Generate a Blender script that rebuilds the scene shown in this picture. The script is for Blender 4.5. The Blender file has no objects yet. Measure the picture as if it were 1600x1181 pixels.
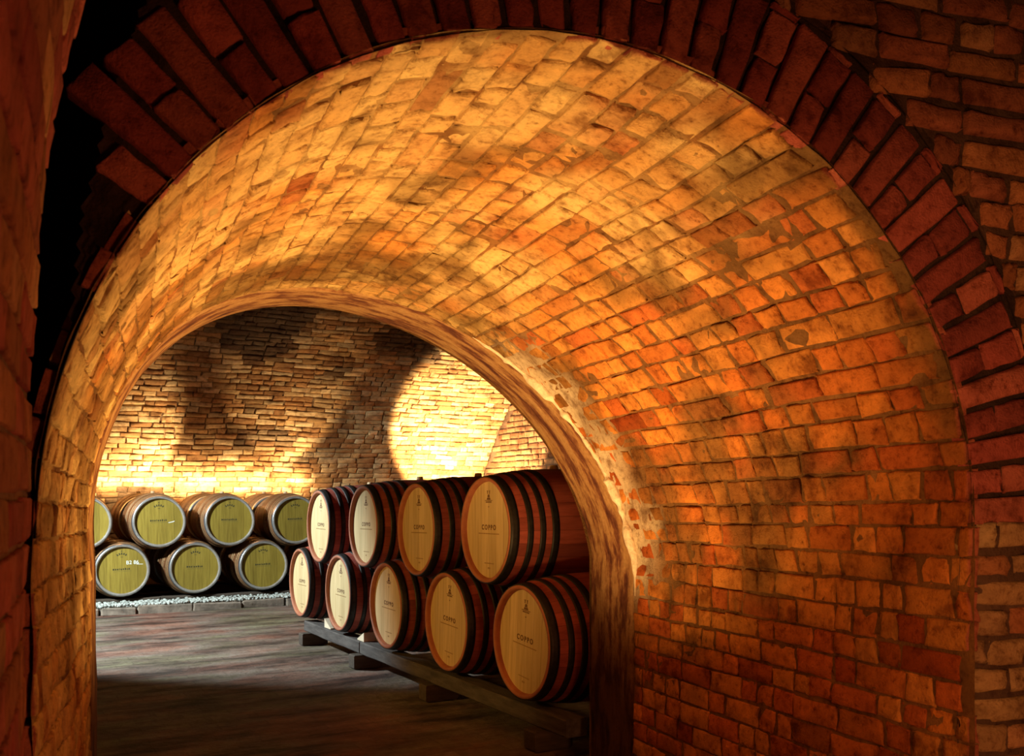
import bpy, math, random
import numpy as np
from mathutils import Vector, Matrix

R0 = random.Random(7)
rng = np.random.default_rng(11)
SC = bpy.context.scene
COL = SC.collection
PI = math.pi

# ------------------------------------------------------------------ camera frame
F, CX, HY, EYE = 1475.0, 800.0, 775.0, 1.32
YAW = math.radians(29.58)
CC, SS = math.cos(YAW), math.sin(YAW)


def c2w(x, z, h):
    """camera-aligned ground coordinates (x to the side, z ahead, h above the eye) -> world"""
    return np.stack([CC * x + SS * z, -SS * x + CC * z, h + EYE], -1)


# ------------------------------------------------------------------ noise
def vnoise(p, seed=0):
    p = np.asarray(p, float)
    i = np.floor(p).astype(np.int64)
    f = p - i
    f = f * f * (3 - 2 * f)

    def hsh(a, b, c):
        n = (a * 374761393 + b * 668265263 + c * 2147483647 + seed * 974634777) & 0xFFFFFFFF
        n = ((n ^ (n >> 13)) * 1274126177) & 0xFFFFFFFF
        return ((n ^ (n >> 16)) & 0xFFFF) / 65535.0
    out = 0
    for dx in (0, 1):
        for dy in (0, 1):
            for dz in (0, 1):
                w = (f[..., 0] if dx else 1 - f[..., 0]) * (f[..., 1] if dy else 1 - f[..., 1]) * (f[..., 2] if dz else 1 - f[..., 2])
                out = out + w * hsh(i[..., 0] + dx, i[..., 1] + dy, i[..., 2] + dz)
    return out


def fbm(p, seed=0, o=3):
    a, s, t = 0.0, 0.0, 1.0
    p = np.asarray(p, float)
    for k in range(o):
        a = a + t * vnoise(p * (2 ** k), seed + k * 17)
        s += t
        t *= .5
    return a / s


def sstep(a, b, x):
    t = np.clip((x - a) / (b - a), 0, 1)
    return t * t * (3 - 2 * t)


# ------------------------------------------------------------------ materials
def new_mat(name):
    m = bpy.data.materials.new(name)
    m.use_nodes = True
    nt = m.node_tree
    nt.nodes.clear()
    out = nt.nodes.new('ShaderNodeOutputMaterial')
    b = nt.nodes.new('ShaderNodeBsdfPrincipled')
    nt.links.new(b.outputs[0], out.inputs[0])
    return m, nt, b


def N(nt, t, **kw):
    n = nt.nodes.new(t)
    for k, v in kw.items():
        if k.startswith('i_'):
            key = k[2:]
            n.inputs[int(key) if key.isdigit() else key.replace('_', ' ')].default_value = v
        else:
            setattr(n, k, v)
    return n


def ramp(nt, src, stops):
    r = nt.nodes.new('ShaderNodeValToRGB')
    e = r.color_ramp.elements
    while len(e) < len(stops):
        e.new(.5)
    for q, (p, c) in zip(e, stops):
        q.position = p
        q.color = (*c, 1) if len(c) == 3 else c
    nt.links.new(src, r.inputs[0])
    return r.outputs[0]


def mix(nt, fac, a, b, mode='MIX'):
    m = nt.nodes.new('ShaderNodeMix')
    m.data_type = 'RGBA'
    m.blend_type = mode
    for sock, v in ((m.inputs[0], fac), (m.inputs[6], a), (m.inputs[7], b)):
        if hasattr(v, 'is_linked') or hasattr(v, 'links'):
            nt.links.new(v, sock)
        elif isinstance(v, (int, float)):
            sock.default_value = v
        else:
            sock.default_value = (*v, 1)
    return m.outputs[2]


def noise(nt, vec, scale, detail=4, rough=.6):
    n = N(nt, 'ShaderNodeTexNoise')
    n.inputs['Scale'].default_value = scale
    n.inputs['Detail'].default_value = detail
    n.inputs['Roughness'].default_value = rough
    if vec is not None:
        nt.links.new(vec, n.inputs['Vector'])
    return n.outputs['Fac']


def objco(nt, sc=None):
    t = N(nt, 'ShaderNodeTexCoord').outputs['Object']
    if sc:
        mp = N(nt, 'ShaderNodeMapping')
        mp.inputs['Scale'].default_value = sc
        nt.links.new(t, mp.inputs[0])
        return mp.outputs[0]
    return t


def bump(nt, b, h, dist, strength=1.0):
    n = N(nt, 'ShaderNodeBump')
    n.inputs['Distance'].default_value = dist
    n.inputs['Strength'].default_value = strength
    nt.links.new(h, n.inputs['Height'])
    nt.links.new(n.outputs[0], b.inputs['Normal'])


def mat_brick(name='brickwork', s1=38, s2=9, dark=.55, bd=.006, rough=.92):
    m, nt, b = new_mat(name)
    at = N(nt, 'ShaderNodeAttribute', attribute_name='tint').outputs['Color']
    co = objco(nt)
    n1 = noise(nt, co, s1, 6, .7)
    n2 = noise(nt, co, s2, 5, .65)
    f1 = ramp(nt, n1, [(.28, (dark * .5, dark * .4, dark * .33)), (.37, (dark * 1.25, dark * 1.1, dark)), (.47, (.97, .96, .94)), (.68, (1.14, 1.13, 1.1))])
    f2 = ramp(nt, n2, [(.32, (.45, .36, .30)), (.47, (.95, .93, .9)), (.75, (1.2, 1.22, 1.15))])
    c = mix(nt, 1.0, at, f1, 'MULTIPLY')
    c = mix(nt, 1.0, c, f2, 'MULTIPLY')
    nt.links.new(c, b.inputs['Base Color'])
    b.inputs['Roughness'].default_value = rough
    b.inputs['Specular IOR Level'].default_value = .15
    hm = N(nt, 'ShaderNodeMath', operation='ADD')
    nt.links.new(n1, hm.inputs[0])
    nt.links.new(noise(nt, co, s1 * 4, 4, .7), hm.inputs[1])
    bump(nt, b, hm.outputs[0], bd, .9)
    return m


def mat_wood(name, stops, scale=(1, 1, 1), ns=6, rough=.6, bd=.002, extra=None, spec=.3):
    m, nt, b = new_mat(name)
    co = objco(nt, scale)
    n1 = noise(nt, co, ns, 6, .65)
    c = ramp(nt, n1, stops)
    if extra:
        c = extra(nt, c)
    nt.links.new(c, b.inputs['Base Color'])
    b.inputs['Roughness'].default_value = rough
    b.inputs['Specular IOR Level'].default_value = spec
    bump(nt, b, n1, bd)
    return m


def stripes_extra(axis, width, amount, lo=.78, hi=1.12):
    """a random tone per board along an object axis, with fine dark seams"""
    def f(nt, c):
        co = N(nt, 'ShaderNodeTexCoord').outputs['Object']
        sp = N(nt, 'ShaderNodeSeparateXYZ')
        nt.links.new(co, sp.inputs[0])
        d = N(nt, 'ShaderNodeMath', operation='DIVIDE')
        nt.links.new(sp.outputs[axis], d.inputs[0])
        d.inputs[1].default_value = width
        fl = N(nt, 'ShaderNodeMath', operation='FLOOR')
        nt.links.new(d.outputs[0], fl.inputs[0])
        oi = N(nt, 'ShaderNodeObjectInfo')
        ad = N(nt, 'ShaderNodeMath', operation='MULTIPLY_ADD')
        nt.links.new(oi.outputs['Random'], ad.inputs[0])
        ad.inputs[1].default_value = 100
        nt.links.new(fl.outputs[0], ad.inputs[2])
        w = N(nt, 'ShaderNodeTexWhiteNoise', noise_dimensions='1D')
        nt.links.new(ad.outputs[0], w.inputs['W'])
        t = ramp(nt, w.outputs['Value'], [(0, (lo, lo * .97, lo * .9)), (1, (hi, hi, hi))])
        c = mix(nt, amount, c, t, 'MULTIPLY')
        fr = N(nt, 'ShaderNodeMath', operation='FRACT')
        nt.links.new(d.outputs[0], fr.inputs[0])
        s = ramp(nt, fr.outputs[0], [(0, (.55, .5, .45)), (.035, (1, 1, 1)), (.97, (1, 1, 1)), (1, (.55, .5, .45))])
        return mix(nt, .8, c, s, 'MULTIPLY')
    return f


def staves_extra(n, lo=.6, hi=1.15):
    def f(nt, c):
        co = N(nt, 'ShaderNodeTexCoord').outputs['Object']
        sp = N(nt, 'ShaderNodeSeparateXYZ')
        nt.links.new(co, sp.inputs[0])
        a = N(nt, 'ShaderNodeMath', operation='ARCTAN2')
        nt.links.new(sp.outputs[2], a.inputs[0])
        nt.links.new(sp.outputs[1], a.inputs[1])
        d = N(nt, 'ShaderNodeMath', operation='MULTIPLY')
        nt.links.new(a.outputs[0], d.inputs[0])
        d.inputs[1].default_value = n / (2 * PI)
        fl = N(nt, 'ShaderNodeMath', operation='FLOOR')
        nt.links.new(d.outputs[0], fl.inputs[0])
        oi = N(nt, 'ShaderNodeObjectInfo')
        ad = N(nt, 'ShaderNodeMath', operation='MULTIPLY_ADD')
        nt.links.new(oi.outputs['Random'], ad.inputs[0])
        ad.inputs[1].default_value = 100
        nt.links.new(fl.outputs[0], ad.inputs[2])
        w = N(nt, 'ShaderNodeTexWhiteNoise', noise_dimensions='1D')
        nt.links.new(ad.outputs[0], w.inputs['W'])
        t = ramp(nt, w.outputs['Value'], [(0, (lo, lo, lo)), (1, (hi, hi, hi))])
        c = mix(nt, .8, c, t, 'MULTIPLY')
        fr = N(nt, 'ShaderNodeMath', operation='FRACT')
        nt.links.new(d.outputs[0], fr.inputs[0])
        s = ramp(nt, fr.outputs[0], [(0, (.35, .3, .3)), (.04, (1, 1, 1)), (.96, (1, 1, 1)), (1, (.35, .3, .3))])
        return mix(nt, .75, c, s, 'MULTIPLY')
    return f


def mat_flat(name, col, rough=.8, metal=0.0, ns=0, amt=.3, bd=0):
    m, nt, b = new_mat(name)
    b.inputs['Roughness'].default_value = rough
    b.inputs['Metallic'].default_value = metal
    if ns:
        n1 = noise(nt, objco(nt), ns, 5, .65)
        lo = tuple(c * (1 - amt) for c in col)
        hi = tuple(min(1, c * (1 + amt)) for c in col)
        nt.links.new(ramp(nt, n1, [(.3, lo), (.7, hi)]), b.inputs['Base Color'])
        if bd:
            bump(nt, b, n1, bd)
    else:
        b.inputs['Base Color'].default_value = (*col, 1)
    return m


M = {}
M['brick'] = mat_brick()
M['brick_far'] = mat_brick('old_brickwork', 22, 4.5, .62, .008)
M['oak_head'] = mat_wood('pale_oak_head', [(.3, (.54, .38, .18)), (.5, (.64, .475, .25)), (.7, (.72, .55, .31))], (1, 14, 1), 3, .62, .0008,
                         stripes_extra(1, .085, .8, .80, 1.1))
M['olive_head'] = mat_wood('aged_oak_head', [(.3, (.21, .14, .02)), (.5, (.29, .205, .03)), (.7, (.37, .265, .046))], (1, 14, 1), 3, .6, .0008,
                           stripes_extra(1, .085, .8, .75, 1.1))
M['chime'] = mat_wood('stave_ends', [(.3, (.32, .10, .055)), (.7, (.46, .17, .085))], (1, 1, 1), 9, .65, .001)
M['chime_grey'] = mat_wood('weathered_stave_ends', [(.3, (.20, .17, .14)), (.7, (.34, .31, .28))], (1, 1, 1), 9, .5, .001)
M['stave_red'] = mat_wood('wine_stained_staves', [(.3, (.28, .060, .042)), (.5, (.42, .095, .066)), (.75, (.52, .13, .085))], (1.2, 9, 9), 3, .55, .001,
                          staves_extra(28))
M['stave_brown'] = mat_wood('aged_staves', [(.3, (.13, .05, .022)), (.5, (.20, .08, .032)), (.75, (.29, .13, .05))], (1.2, 9, 9), 3, .55, .001,
                            staves_extra(28))
M['iron'] = mat_flat('dark_iron_hoop', (.032, .029, .027), .5, .5, 30, .4)
M['zinc'] = mat_flat('galvanised_hoop', (.62, .64, .66), .34, .85, 40, .18)
M['rust'] = mat_flat('rusty_hoop', (.30, .17, .08), .5, .5, 40, .35)
M['ink'] = mat_flat('burnt_branding', (.15, .07, .025), .8)
M['ink_soft'] = mat_flat('faded_branding', (.30, .17, .06), .8)
M['ink_green'] = mat_flat('branding_on_aged_oak', (.055, .045, .012), .8)
M['ink_green_soft'] = mat_flat('faded_branding_on_aged_oak', (.16, .125, .03), .8)
M['chalk'] = mat_flat('white_chalk', (.78, .80, .74), .9)
M['bung'] = mat_flat('bung_wood', (.66, .46, .26), .7, 0, 30, .2)
M['beam'] = mat_wood('weathered_timber', [(.3, (.045, .038, .036)), (.5, (.085, .071, .066)), (.75, (.14, .12, .11))], (6, 1, 6), 4, .85, .004)
M['beam_dark'] = mat_wood('dark_timber', [(.3, (.045, .035, .028)), (.7, (.11, .08, .06))], (1, 6, 6), 4, .85, .004)
M['wedge_pale'] = mat_flat('fresh_cut_wedge', (.72, .58, .42), .8, 0, 20, .15)
M['wedge_red'] = mat_flat('red_stained_wedge', (.42, .06, .05), .7, 0, 20, .3)
M['gravel'] = mat_flat('white_gravel', (.42, .44, .41), .85, 0, 14, .5, .004)
M['lime'] = mat_flat('crumbling_lime_mortar', (.80, .66, .50), .95, 0, 26, .25, .012)
M['void'] = mat_flat('shade_black_masonry', (.035, .022, .016), .95, 0, 12, .4, .01)  # shade of the left recess painted in as a near-black colour


def mat_plaster():
    m, nt, b = new_mat('stained_plaster')
    at = N(nt, 'ShaderNodeUVMap').outputs[0]
    mp = N(nt, 'ShaderNodeMapping')
    mp.inputs['Scale'].default_value = (2.6, 4.6, 1)
    nt.links.new(at, mp.inputs[0])
    n1 = noise(nt, mp.outputs[0], 2.2, 7, .68)
    c = ramp(nt, n1, [(.37, (.09, .028, .020)), (.45, (.19, .070, .036)), (.52, (.38, .20, .085)), (.72, (.54, .34, .16))])
    n2 = noise(nt, objco(nt), 60, 4, .7)
    c = mix(nt, 1.0, c, ramp(nt, n2, [(.35, (.8, .78, .75)), (.6, (1.05, 1.05, 1.05))]), 'MULTIPLY')
    nt.links.new(c, b.inputs['Base Color'])
    b.inputs['Roughness'].default_value = .8
    b.inputs['Specular IOR Level'].default_value = .2
    bump(nt, b, n1, .012)
    tn = N(nt, 'ShaderNodeAttribute', attribute_name='tint').outputs['Color']
    nt.links.new(mix(nt, 1.0, c, tn, 'MULTIPLY'), b.inputs['Base Color'])
    return m


M['plaster'] = mat_plaster()


def mat_floor():
    m, nt, b = new_mat('worn_floor')
    co = objco(nt)
    br = N(nt, 'ShaderNodeTexBrick')
    br.inputs['Scale'].default_value = 1.0
    br.inputs['Brick Width'].default_value = .27
    br.inputs['Row Height'].default_value = .13
    br.inputs['Mortar Size'].default_value = .006
    br.inputs['Mortar Smooth'].default_value = .6
    br.inputs['Color1'].default_value = (.16, .125, .108, 1)
    br.inputs['Color2'].default_value = (.21, .168, .145, 1)
    br.inputs['Mortar'].default_value = (.145, .115, .098, 1)
    nt.links.new(co, br.inputs['Vector'])
    n1 = noise(nt, objco(nt, (1, 3, 1)), 1.1, 6, .66)
    n2 = noise(nt, co, 14, 6, .7)
    c = mix(nt, 1.0, br.outputs['Color'], ramp(nt, n1, [(.38, (.22, .18, .17)), (.48, (.75, .66, .62)), (.62, (1.15, 1.14, 1.1))]), 'MULTIPLY')
    n3 = noise(nt, objco(nt, (1, 1.6, 1)), .9, 5, .6)
    c = mix(nt, 1.0, c, ramp(nt, n3, [(.38, (1.2, .78, .68)), (.5, (1, 1, 1)), (.62, (.9, 1.06, .8))]), 'MULTIPLY')
    c = mix(nt, 1.0, c, ramp(nt, n2, [(.3, (.7, .68, .65)), (.6, (1.1, 1.1, 1.1))]), 'MULTIPLY')
    nt.links.new(c, b.inputs['Base Color'])
    b.inputs['Roughness'].default_value = .75
    b.inputs['Specular IOR Level'].default_value = .25
    hm = N(nt, 'ShaderNodeMath', operation='MULTIPLY_ADD')
    nt.links.new(n1, hm.inputs[0])
    hm.inputs[1].default_value = 1.5
    nt.links.new(n2, hm.inputs[2])
    bump(nt, b, hm.outputs[0], .02, .8)
    return m


M['floor'] = mat_floor()


# ------------------------------------------------------------------ mesh helpers
def link(o):
    COL.objects.link(o)
    return o


def mesh_obj(name, verts, faces, mat, parent=None, smooth=True, tint=None, uv=None):
    me = bpy.data.meshes.new(name)
    if isinstance(verts, np.ndarray) and isinstance(faces, np.ndarray):
        nv, nf, k = len(verts), len(faces), faces.shape[1]
        me.vertices.add(nv)
        me.vertices.foreach_set('co', np.ascontiguousarray(verts, np.float32).ravel())
        me.loops.add(nf * k)
        me.loops.foreach_set('vertex_index', np.ascontiguousarray(faces, np.int32).ravel())
        me.polygons.add(nf)
        me.polygons.foreach_set('loop_start', np.arange(0, nf * k, k, dtype=np.int32))
        me.polygons.foreach_set('loop_total', np.full(nf, k, np.int32))
        me.update(calc_edges=True)
    else:
        me.from_pydata([tuple(map(float, v)) for v in verts], [], [tuple(map(int, f)) for f in faces])
    me.validate()
    if tint is not None:
        at = me.color_attributes.new('tint', 'FLOAT_COLOR', 'POINT')
        c = np.ones((len(me.vertices), 4), np.float32)
        c[:, :3] = tint
        at.data.foreach_set('color', c.ravel())
    if uv is not None:
        l = me.uv_layers.new(name='UVMap')
        vi = np.zeros(len(me.loops), np.int32)
        me.loops.foreach_get('vertex_index', vi)
        l.data.foreach_set('uv', np.ascontiguousarray(uv[vi], np.float32).ravel())
    if smooth:
        me.polygons.foreach_set('use_smooth', np.ones(len(me.polygons), bool))
    me.materials.append(mat)
    o = bpy.data.objects.new(name, me)
    link(o)
    if parent is not None:
        o.parent = parent
    return o


class MB:
    """collects simple solids for one mesh"""

    def __init__(s):
        s.v, s.f = [], []

    def add(s, v, f):
        b = len(s.v)
        s.v += [tuple(p) for p in v]
        s.f += [tuple(b + i for i in q) for q in f]

    def box(s, x0, x1, y0, y1, z0, z1, bev=.0, jit=0, mtx=None):
        """box with a chamfer all round and optional jitter of the corners"""
        c = bev
        pts, idx = [], {}
        for ix, x in ((0, x0), (1, x1)):
            for iy, y in ((0, y0), (1, y1)):
                for iz, z in ((0, z0), (1, z1)):
                    j = [R0.uniform(-jit, jit) for _ in range(3)]
                    sx, sy, sz = (1 if not ix else -1), (1 if not iy else -1), (1 if not iz else -1)
                    for a in range(3):
                        p = [x + j[0] + (c * sx if a != 0 else 0), y + j[1] + (c * sy if a != 1 else 0), z + j[2] + (c * sz if a != 2 else 0)]
                        idx[ix, iy, iz, a] = len(pts)
                        pts.append(p)
        F_ = []
        for a, (o1, o2) in ((0, (1, 2)), (1, (2, 0)), (2, (0, 1))):
            for side in (0, 1):
                q = []
                for u, w in ((0, 0), (1, 0), (1, 1), (0, 1)):
                    k = [0, 0, 0]
                    k[a], k[o1], k[o2] = side, u, w
                    q.append(idx[(*k, a)])
                F_.append(q if side else q[::-1])
        for a in range(3):                       # edges along axis a
            b_, c_ = (a + 1) % 3, (a + 2) % 3
            for u in (0, 1):
                for w in (0, 1):
                    k0, k1 = [0, 0, 0], [0, 0, 0]
                    k0[b_] = k1[b_] = u
                    k0[c_] = k1[c_] = w
                    k1[a] = 1
                    F_.append([idx[(*k0, b_)], idx[(*k1, b_)], idx[(*k1, c_)], idx[(*k0, c_)]])
        for k in [(i, j, l) for i in (0, 1) for j in (0, 1) for l in (0, 1)]:
            F_.append([idx[(*k, 0)], idx[(*k, 1)], idx[(*k, 2)]])
        if mtx is not None:
            pts = [tuple(mtx @ Vector(p)) for p in pts]
        s.add(pts, F_)

    def build(s, name, mat, parent=None, smooth=False):
        o = mesh_obj(name, s.v, s.f, mat, parent, smooth)
        import bmesh
        bm = bmesh.new()
        bm.from_mesh(o.data)
        bmesh.ops.recalc_face_normals(bm, faces=bm.faces)
        bm.to_mesh(o.data)
        bm.free()
        return o


def structure(o):
    o['kind'] = 'structure'
    return o


def tag(o, label, cat, group=None):
    o['label'], o['category'] = label, cat
    if group:
        o['group'] = group
    return o


# ------------------------------------------------------------------ brickwork
def brick_mesh(surf, rects, colors, depth=.03, cham=.007, jit=.004, hj=.004, tilt=.006, rough=.0025, seed=1, na=7):
    """rects: (N,4) a0,a1,b0,b1 in metres-like parameters; surf(a,b,h)->xyz.  Returns verts, quads, tint."""
    r = np.random.default_rng(seed)
    rects = np.asarray(rects, float)
    n = len(rects)
    la = rects[:, 1] - rects[:, 0]
    lb = rects[:, 3] - rects[:, 2]
    ca = np.minimum(cham / np.maximum(la, 1e-4), .3)[:, None]
    cb = np.minimum(cham / np.maximum(lb, 1e-4), .3)[:, None]
    one = np.ones((n, 1))
    ta = np.concatenate([0 * one, .25 * ca, ca, .35 * one, .65 * one, 1 - ca, 1 - .25 * ca, one], 1)
    tb = np.concatenate([0 * one, .25 * cb, cb, .5 * one, 1 - cb, 1 - .25 * cb, one], 1)
    ea = np.array([-depth, -cham * .5, 0, 0, 0, 0, -cham * .5, -depth])
    eb = np.array([-depth, -cham * .5, 0, 0, 0, -cham * .5, -depth])
    NA, NB = 8, 7
    TA = np.broadcast_to(ta[:, :, None], (n, NA, NB))
    TB = np.broadcast_to(tb[:, None, :], (n, NA, NB))
    H = np.broadcast_to(np.where(np.abs(ea[:, None]) > np.abs(eb[None, :]), ea[:, None], eb[None, :])[None], (n, NA, NB)).copy()
    # corner jitter, bilinear
    cj = r.uniform(-jit, jit, (n, 2, 2, 2))
    wa = np.stack([1 - TA, TA], -1)
    wb = np.stack([1 - TB, TB], -1)
    dj = np.einsum('nabi,nabj,nijk->nabk', wa, wb, cj)
    A = rects[:, 0][:, None, None] + TA * la[:, None, None] + dj[..., 0]
    B = rects[:, 2][:, None, None] + TB * lb[:, None, None] + dj[..., 1]
    H = H + r.uniform(-hj, hj, (n, 1, 1)) + (TA - .5) * r.uniform(-tilt, tilt, (n, 1, 1)) + (TB - .5) * r.uniform(-tilt, tilt, (n, 1, 1)) * .6
    H = H + rough * r.normal(0, 1, (n, NA, NB)) * (H > -depth * .5)
    A = A + .0016 * r.normal(0, 1, A.shape)
    B = B + .0012 * r.normal(0, 1, B.shape)
    P = surf(A, B, H).reshape(-1, 3)
    ii, jj = np.meshgrid(np.arange(NA - 1), np.arange(NB - 1), indexing='ij')
    q = np.stack([ii * NB + jj, (ii + 1) * NB + jj, (ii + 1) * NB + jj + 1, ii * NB + jj + 1], -1).reshape(-1, 4)
    Q = (np.arange(n)[:, None, None] * (NA * NB) + q[None]).reshape(-1, 4)
    T = np.repeat(np.asarray(colors, float), NA * NB, axis=0)
    T = T * (1 + .07 * r.normal(0, 1, (len(T), 1)))
    return P, Q, np.clip(T, 0, 1)


def grid_mesh(surf, a, b, h):
    A, B = np.meshgrid(a, b, indexing='ij')
    P = surf(A, B, h(A, B) if callable(h) else np.full(A.shape, h))
    na, nb = A.shape
    ii, jj = np.meshgrid(np.arange(na - 1), np.arange(nb - 1), indexing='ij')
    q = np.stack([ii * nb + jj, (ii + 1) * nb + jj, (ii + 1) * nb + jj + 1, ii * nb + jj + 1], -1).reshape(-1, 4)
    return P.reshape(-1, 3), q, A.reshape(-1), B.reshape(-1)


def joinm(parts):
    V, Q, T, off = [], [], [], 0
    for v, q, t in parts:
        V.append(v)
        Q.append(q + off)
        T.append(t)
        off += len(v)
    return np.concatenate(V), np.concatenate(Q), np.concatenate(T)


def courses(b0, b1, ch, a0, a1, lens, joint, r, wob=.0, clip=None, amin=.05):
    """running-bond rectangles; b across courses, a along"""
    n = max(1, round((b1 - b0) / ch))
    e = np.linspace(b0, b1, n + 1)
    e[1:-1] += r.uniform(-wob, wob, n - 1)
    out = []
    for i in range(n):
        a = a0 - r.uniform(0, lens[0] * .9)
        while a < a1:
            L = lens[0] * r.uniform(.9, 1.1) if r.random() < lens[2] else lens[1] * r.uniform(.85, 1.15)
            s, t = max(a, a0), min(a + L, a1)
            if t - s > amin:
                out.append((s + joint * .5, t - joint * .5, e[i] + joint * .5, e[i + 1] - joint * .5))
            a += L
    return np.array(out)


# ================================================================== the passage between the two cellars
K = .94                                          # overall size of the passage
S_N, Z_N = .35, 2.2 * K                          # slant and distance of the near brick face
NUV = math.sqrt(1 + S_N * S_N)


def face_pt(u, h, d=0.0):
    """point of the near face: u along the wall, h above the eye, d out of the wall towards the viewer"""
    u, h = np.asarray(u, float), np.asarray(h, float)
    x = u / NUV
    z = Z_N + S_N * x
    nx, nz = S_N / NUV, -1 / NUV
    return c2w(x + d * nx, z + d * nz, h)


# near arch: circle fitted on that face (u, h, radius)
NU, NH, NR = .187 * K, -.085 * K, 1.187 * K
# far arch (outer edge of the plaster): circle seen along the aisle direction
FX, FH, FR = 1.538 * K, -.166 * K, 1.186 * K
AX = np.array([CC * -.40 + SS, -(SS * -.40) + CC, 0.0])
AX = AX / np.linalg.norm(AX)                     # direction of the passage
RIM = .43 * K * 1.077


def far_Y(h):
    d = np.clip(h + .3 * K, 0, None)
    return 3.63 * K + .4 * d + .2 * d * d / K


def arch_param(q, cu, ch, r, floor):
    """q in 0..1 from the left foot over the crown to the right foot; equal arc length"""
    leg = ch - floor
    tot = 2 * leg + PI * r
    s = np.asarray(q) * tot
    th = np.clip((s - leg) / r, 0, PI)
    u = cu - r * np.cos(th)
    h = ch + r * np.sin(th)
    h = np.where(s < leg, floor + s, h)
    h = np.where(s > leg + PI * r, floor + (tot - s), h)
    return u, h


def near_curve(q):
    u, h = arch_param(q, NU, NH, NR, -EYE)
    return face_pt(u, h)


def far_curve(q):
    X, h = arch_param(q, FX, FH, FR, -EYE)
    return np.stack([X, far_Y(h), h + EYE], -1)


Q_ = np.linspace(0, 1, 801)
NC, FC = near_curve(Q_), far_curve(Q_)


def cv(tab, q):
    return np.stack([np.interp(q, Q_, tab[:, k]) for k in range(3)], -1)


P_TOT = PI * 1.14 * K + 2 * (EYE - .12)           # mean girth in metres


def tun(a, b, h):
    """a 0..1 from the near face to the far edge, b girth in metres"""
    q = b / P_TOT
    p0, p1 = cv(NC, q), cv(FC, q)
    # normal: towards the axis, from finite differences
    e = .002
    t0 = cv(NC, np.clip(q + e, 0, 1)) - cv(NC, np.clip(q - e, 0, 1))
    t1 = cv(FC, np.clip(q + e, 0, 1)) - cv(FC, np.clip(q - e, 0, 1))
    A = np.asarray(a)[..., None]
    p = p0 * (1 - A) + p1 * A
    t = t0 * (1 - A) + t1 * A
    n = np.cross(t, (p1 - p0))
    n = n / np.linalg.norm(n, axis=-1, keepdims=True)
    w = (fbm(p * 2.3, 5, 2) - .5) * .035 * np.clip(np.minimum(A[..., 0], 1 - A[..., 0]) * 8, 0, 1)
    return p + n * (np.asarray(h) + w)[..., None]


# check the normal points inwards
_c = tun(np.array([.5]), np.array([P_TOT / 2]), np.array([0.]))[0]
_d = tun(np.array([.5]), np.array([P_TOT / 2]), np.array([.1]))[0]
TSG = 1.0 if _d[2] < _c[2] else -1.0


def tunnel(a, b, h):
    return tun(a, b, np.asarray(h) * TSG)


r = np.random.default_rng(21)
LT = 2.25                                        # mean length in metres, for brick proportions
rc = courses(0, P_TOT, .079, .008, LT, (.24, .12, .24), .0065, r, .006)
ra = rc.copy()
ra[:, :2] /= LT
cen = tunnel((ra[:, 0] + ra[:, 1]) / 2, (ra[:, 2] + ra[:, 3]) / 2, np.zeros(len(ra)))
qq = (ra[:, 2] + ra[:, 3]) / 2 / P_TOT
base = np.array([[.58, .235, .055], [.52, .185, .045], [.62, .29, .08], [.47, .14, .04], [.56, .26, .07]])


def vault_wash(P, q):
    """limewash left on the vault, thinner on the walls"""
    w = .34 * fbm(P * 1.3, 31, 3) + .66 * fbm(P * 3.6 + 2, 32, 3)
    return sstep(.42, .70, w + .26 * sstep(.74, .55, q) - .12 - .30 * sstep(.60, .73, q))


def vault_soot(P):
    return sstep(.48, .63, .5 * fbm(P * 1.6 + 9, 77, 3) + .5 * fbm(P * 5.5 + 1, 78, 4))


colr = base[r.integers(0, 5, len(ra))] * r.uniform(.84, 1.12, (len(ra), 1))
colr = colr * (1 + sstep(.60, .72, qq)[:, None] * np.array([.10, -.10, -.30]))
drk = (r.random(len(ra)) < .06)[:, None]
colr = np.where(drk, colr * np.array([.62, .5, .45]), colr)
wv = (r.uniform(.55, 1.1, len(ra)) * np.where(drk[:, 0], .3, 1))
Vb, Qb, Tb = brick_mesh(tunnel, ra, colr, cham=.006, jit=.0045, hj=.003, tilt=.004, rough=.0022, seed=3)
NVB = 56
qv = np.repeat(qq, NVB)
wash = (vault_wash(Vb, qv) * np.repeat(wv, NVB)).clip(0, 1)[:, None]
Tb = Tb * (1 - wash) + np.array([.74, .51, .22]) * (.94 + .12 * vnoise(Vb * 30, 2))[:, None] * wash
so = vault_soot(Vb)[:, None] * .80
Tb = Tb * (1 - so) + np.array([.15, .075, .022]) * so
# the bare ends of the bricks that show on the near face
endv = (np.arange(NVB) < 14)[None, :] & (ra[:, 0] < .008)[:, None]
endv = endv.reshape(-1)
Tb[endv] = np.array([.42, .12, .07]) * (.8 + .4 * vnoise(Vb[endv] * 9, 4))[:, None]


def tint_mortar(P, a, b, white=True):
    n = fbm(P * 6, 3, 3)[:, None]
    q = b / P_TOT
    c = np.array([.25, .115, .040]) * (.35 + 1.1 * n)
    ws = vault_wash(P, q)[:, None] * .75 * sstep(.35, .6, fbm(P * 8, 19, 2))[:, None]
    c = c * (1 - ws) + np.array([.56, .38, .16]) * ws
    so = vault_soot(P)[:, None] * .7
    c = c * (1 - so) + np.array([.12, .06, .02]) * so
    w = sstep(.79, .98, a + .16 * (fbm(P * 5, 9, 2) - .5)) * sstep(.61, .655, q) * sstep(.87, .82, q)
    w = np.maximum(w, .8 * sstep(.66, .74, fbm(P * 2.2 + 3, 15, 3)) * sstep(.5, .9, a) * sstep(.58, .66, q))
    w = w * .8
    return c * (1 - w[:, None]) + np.array([.84, .70, .54]) * w[:, None]


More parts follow.
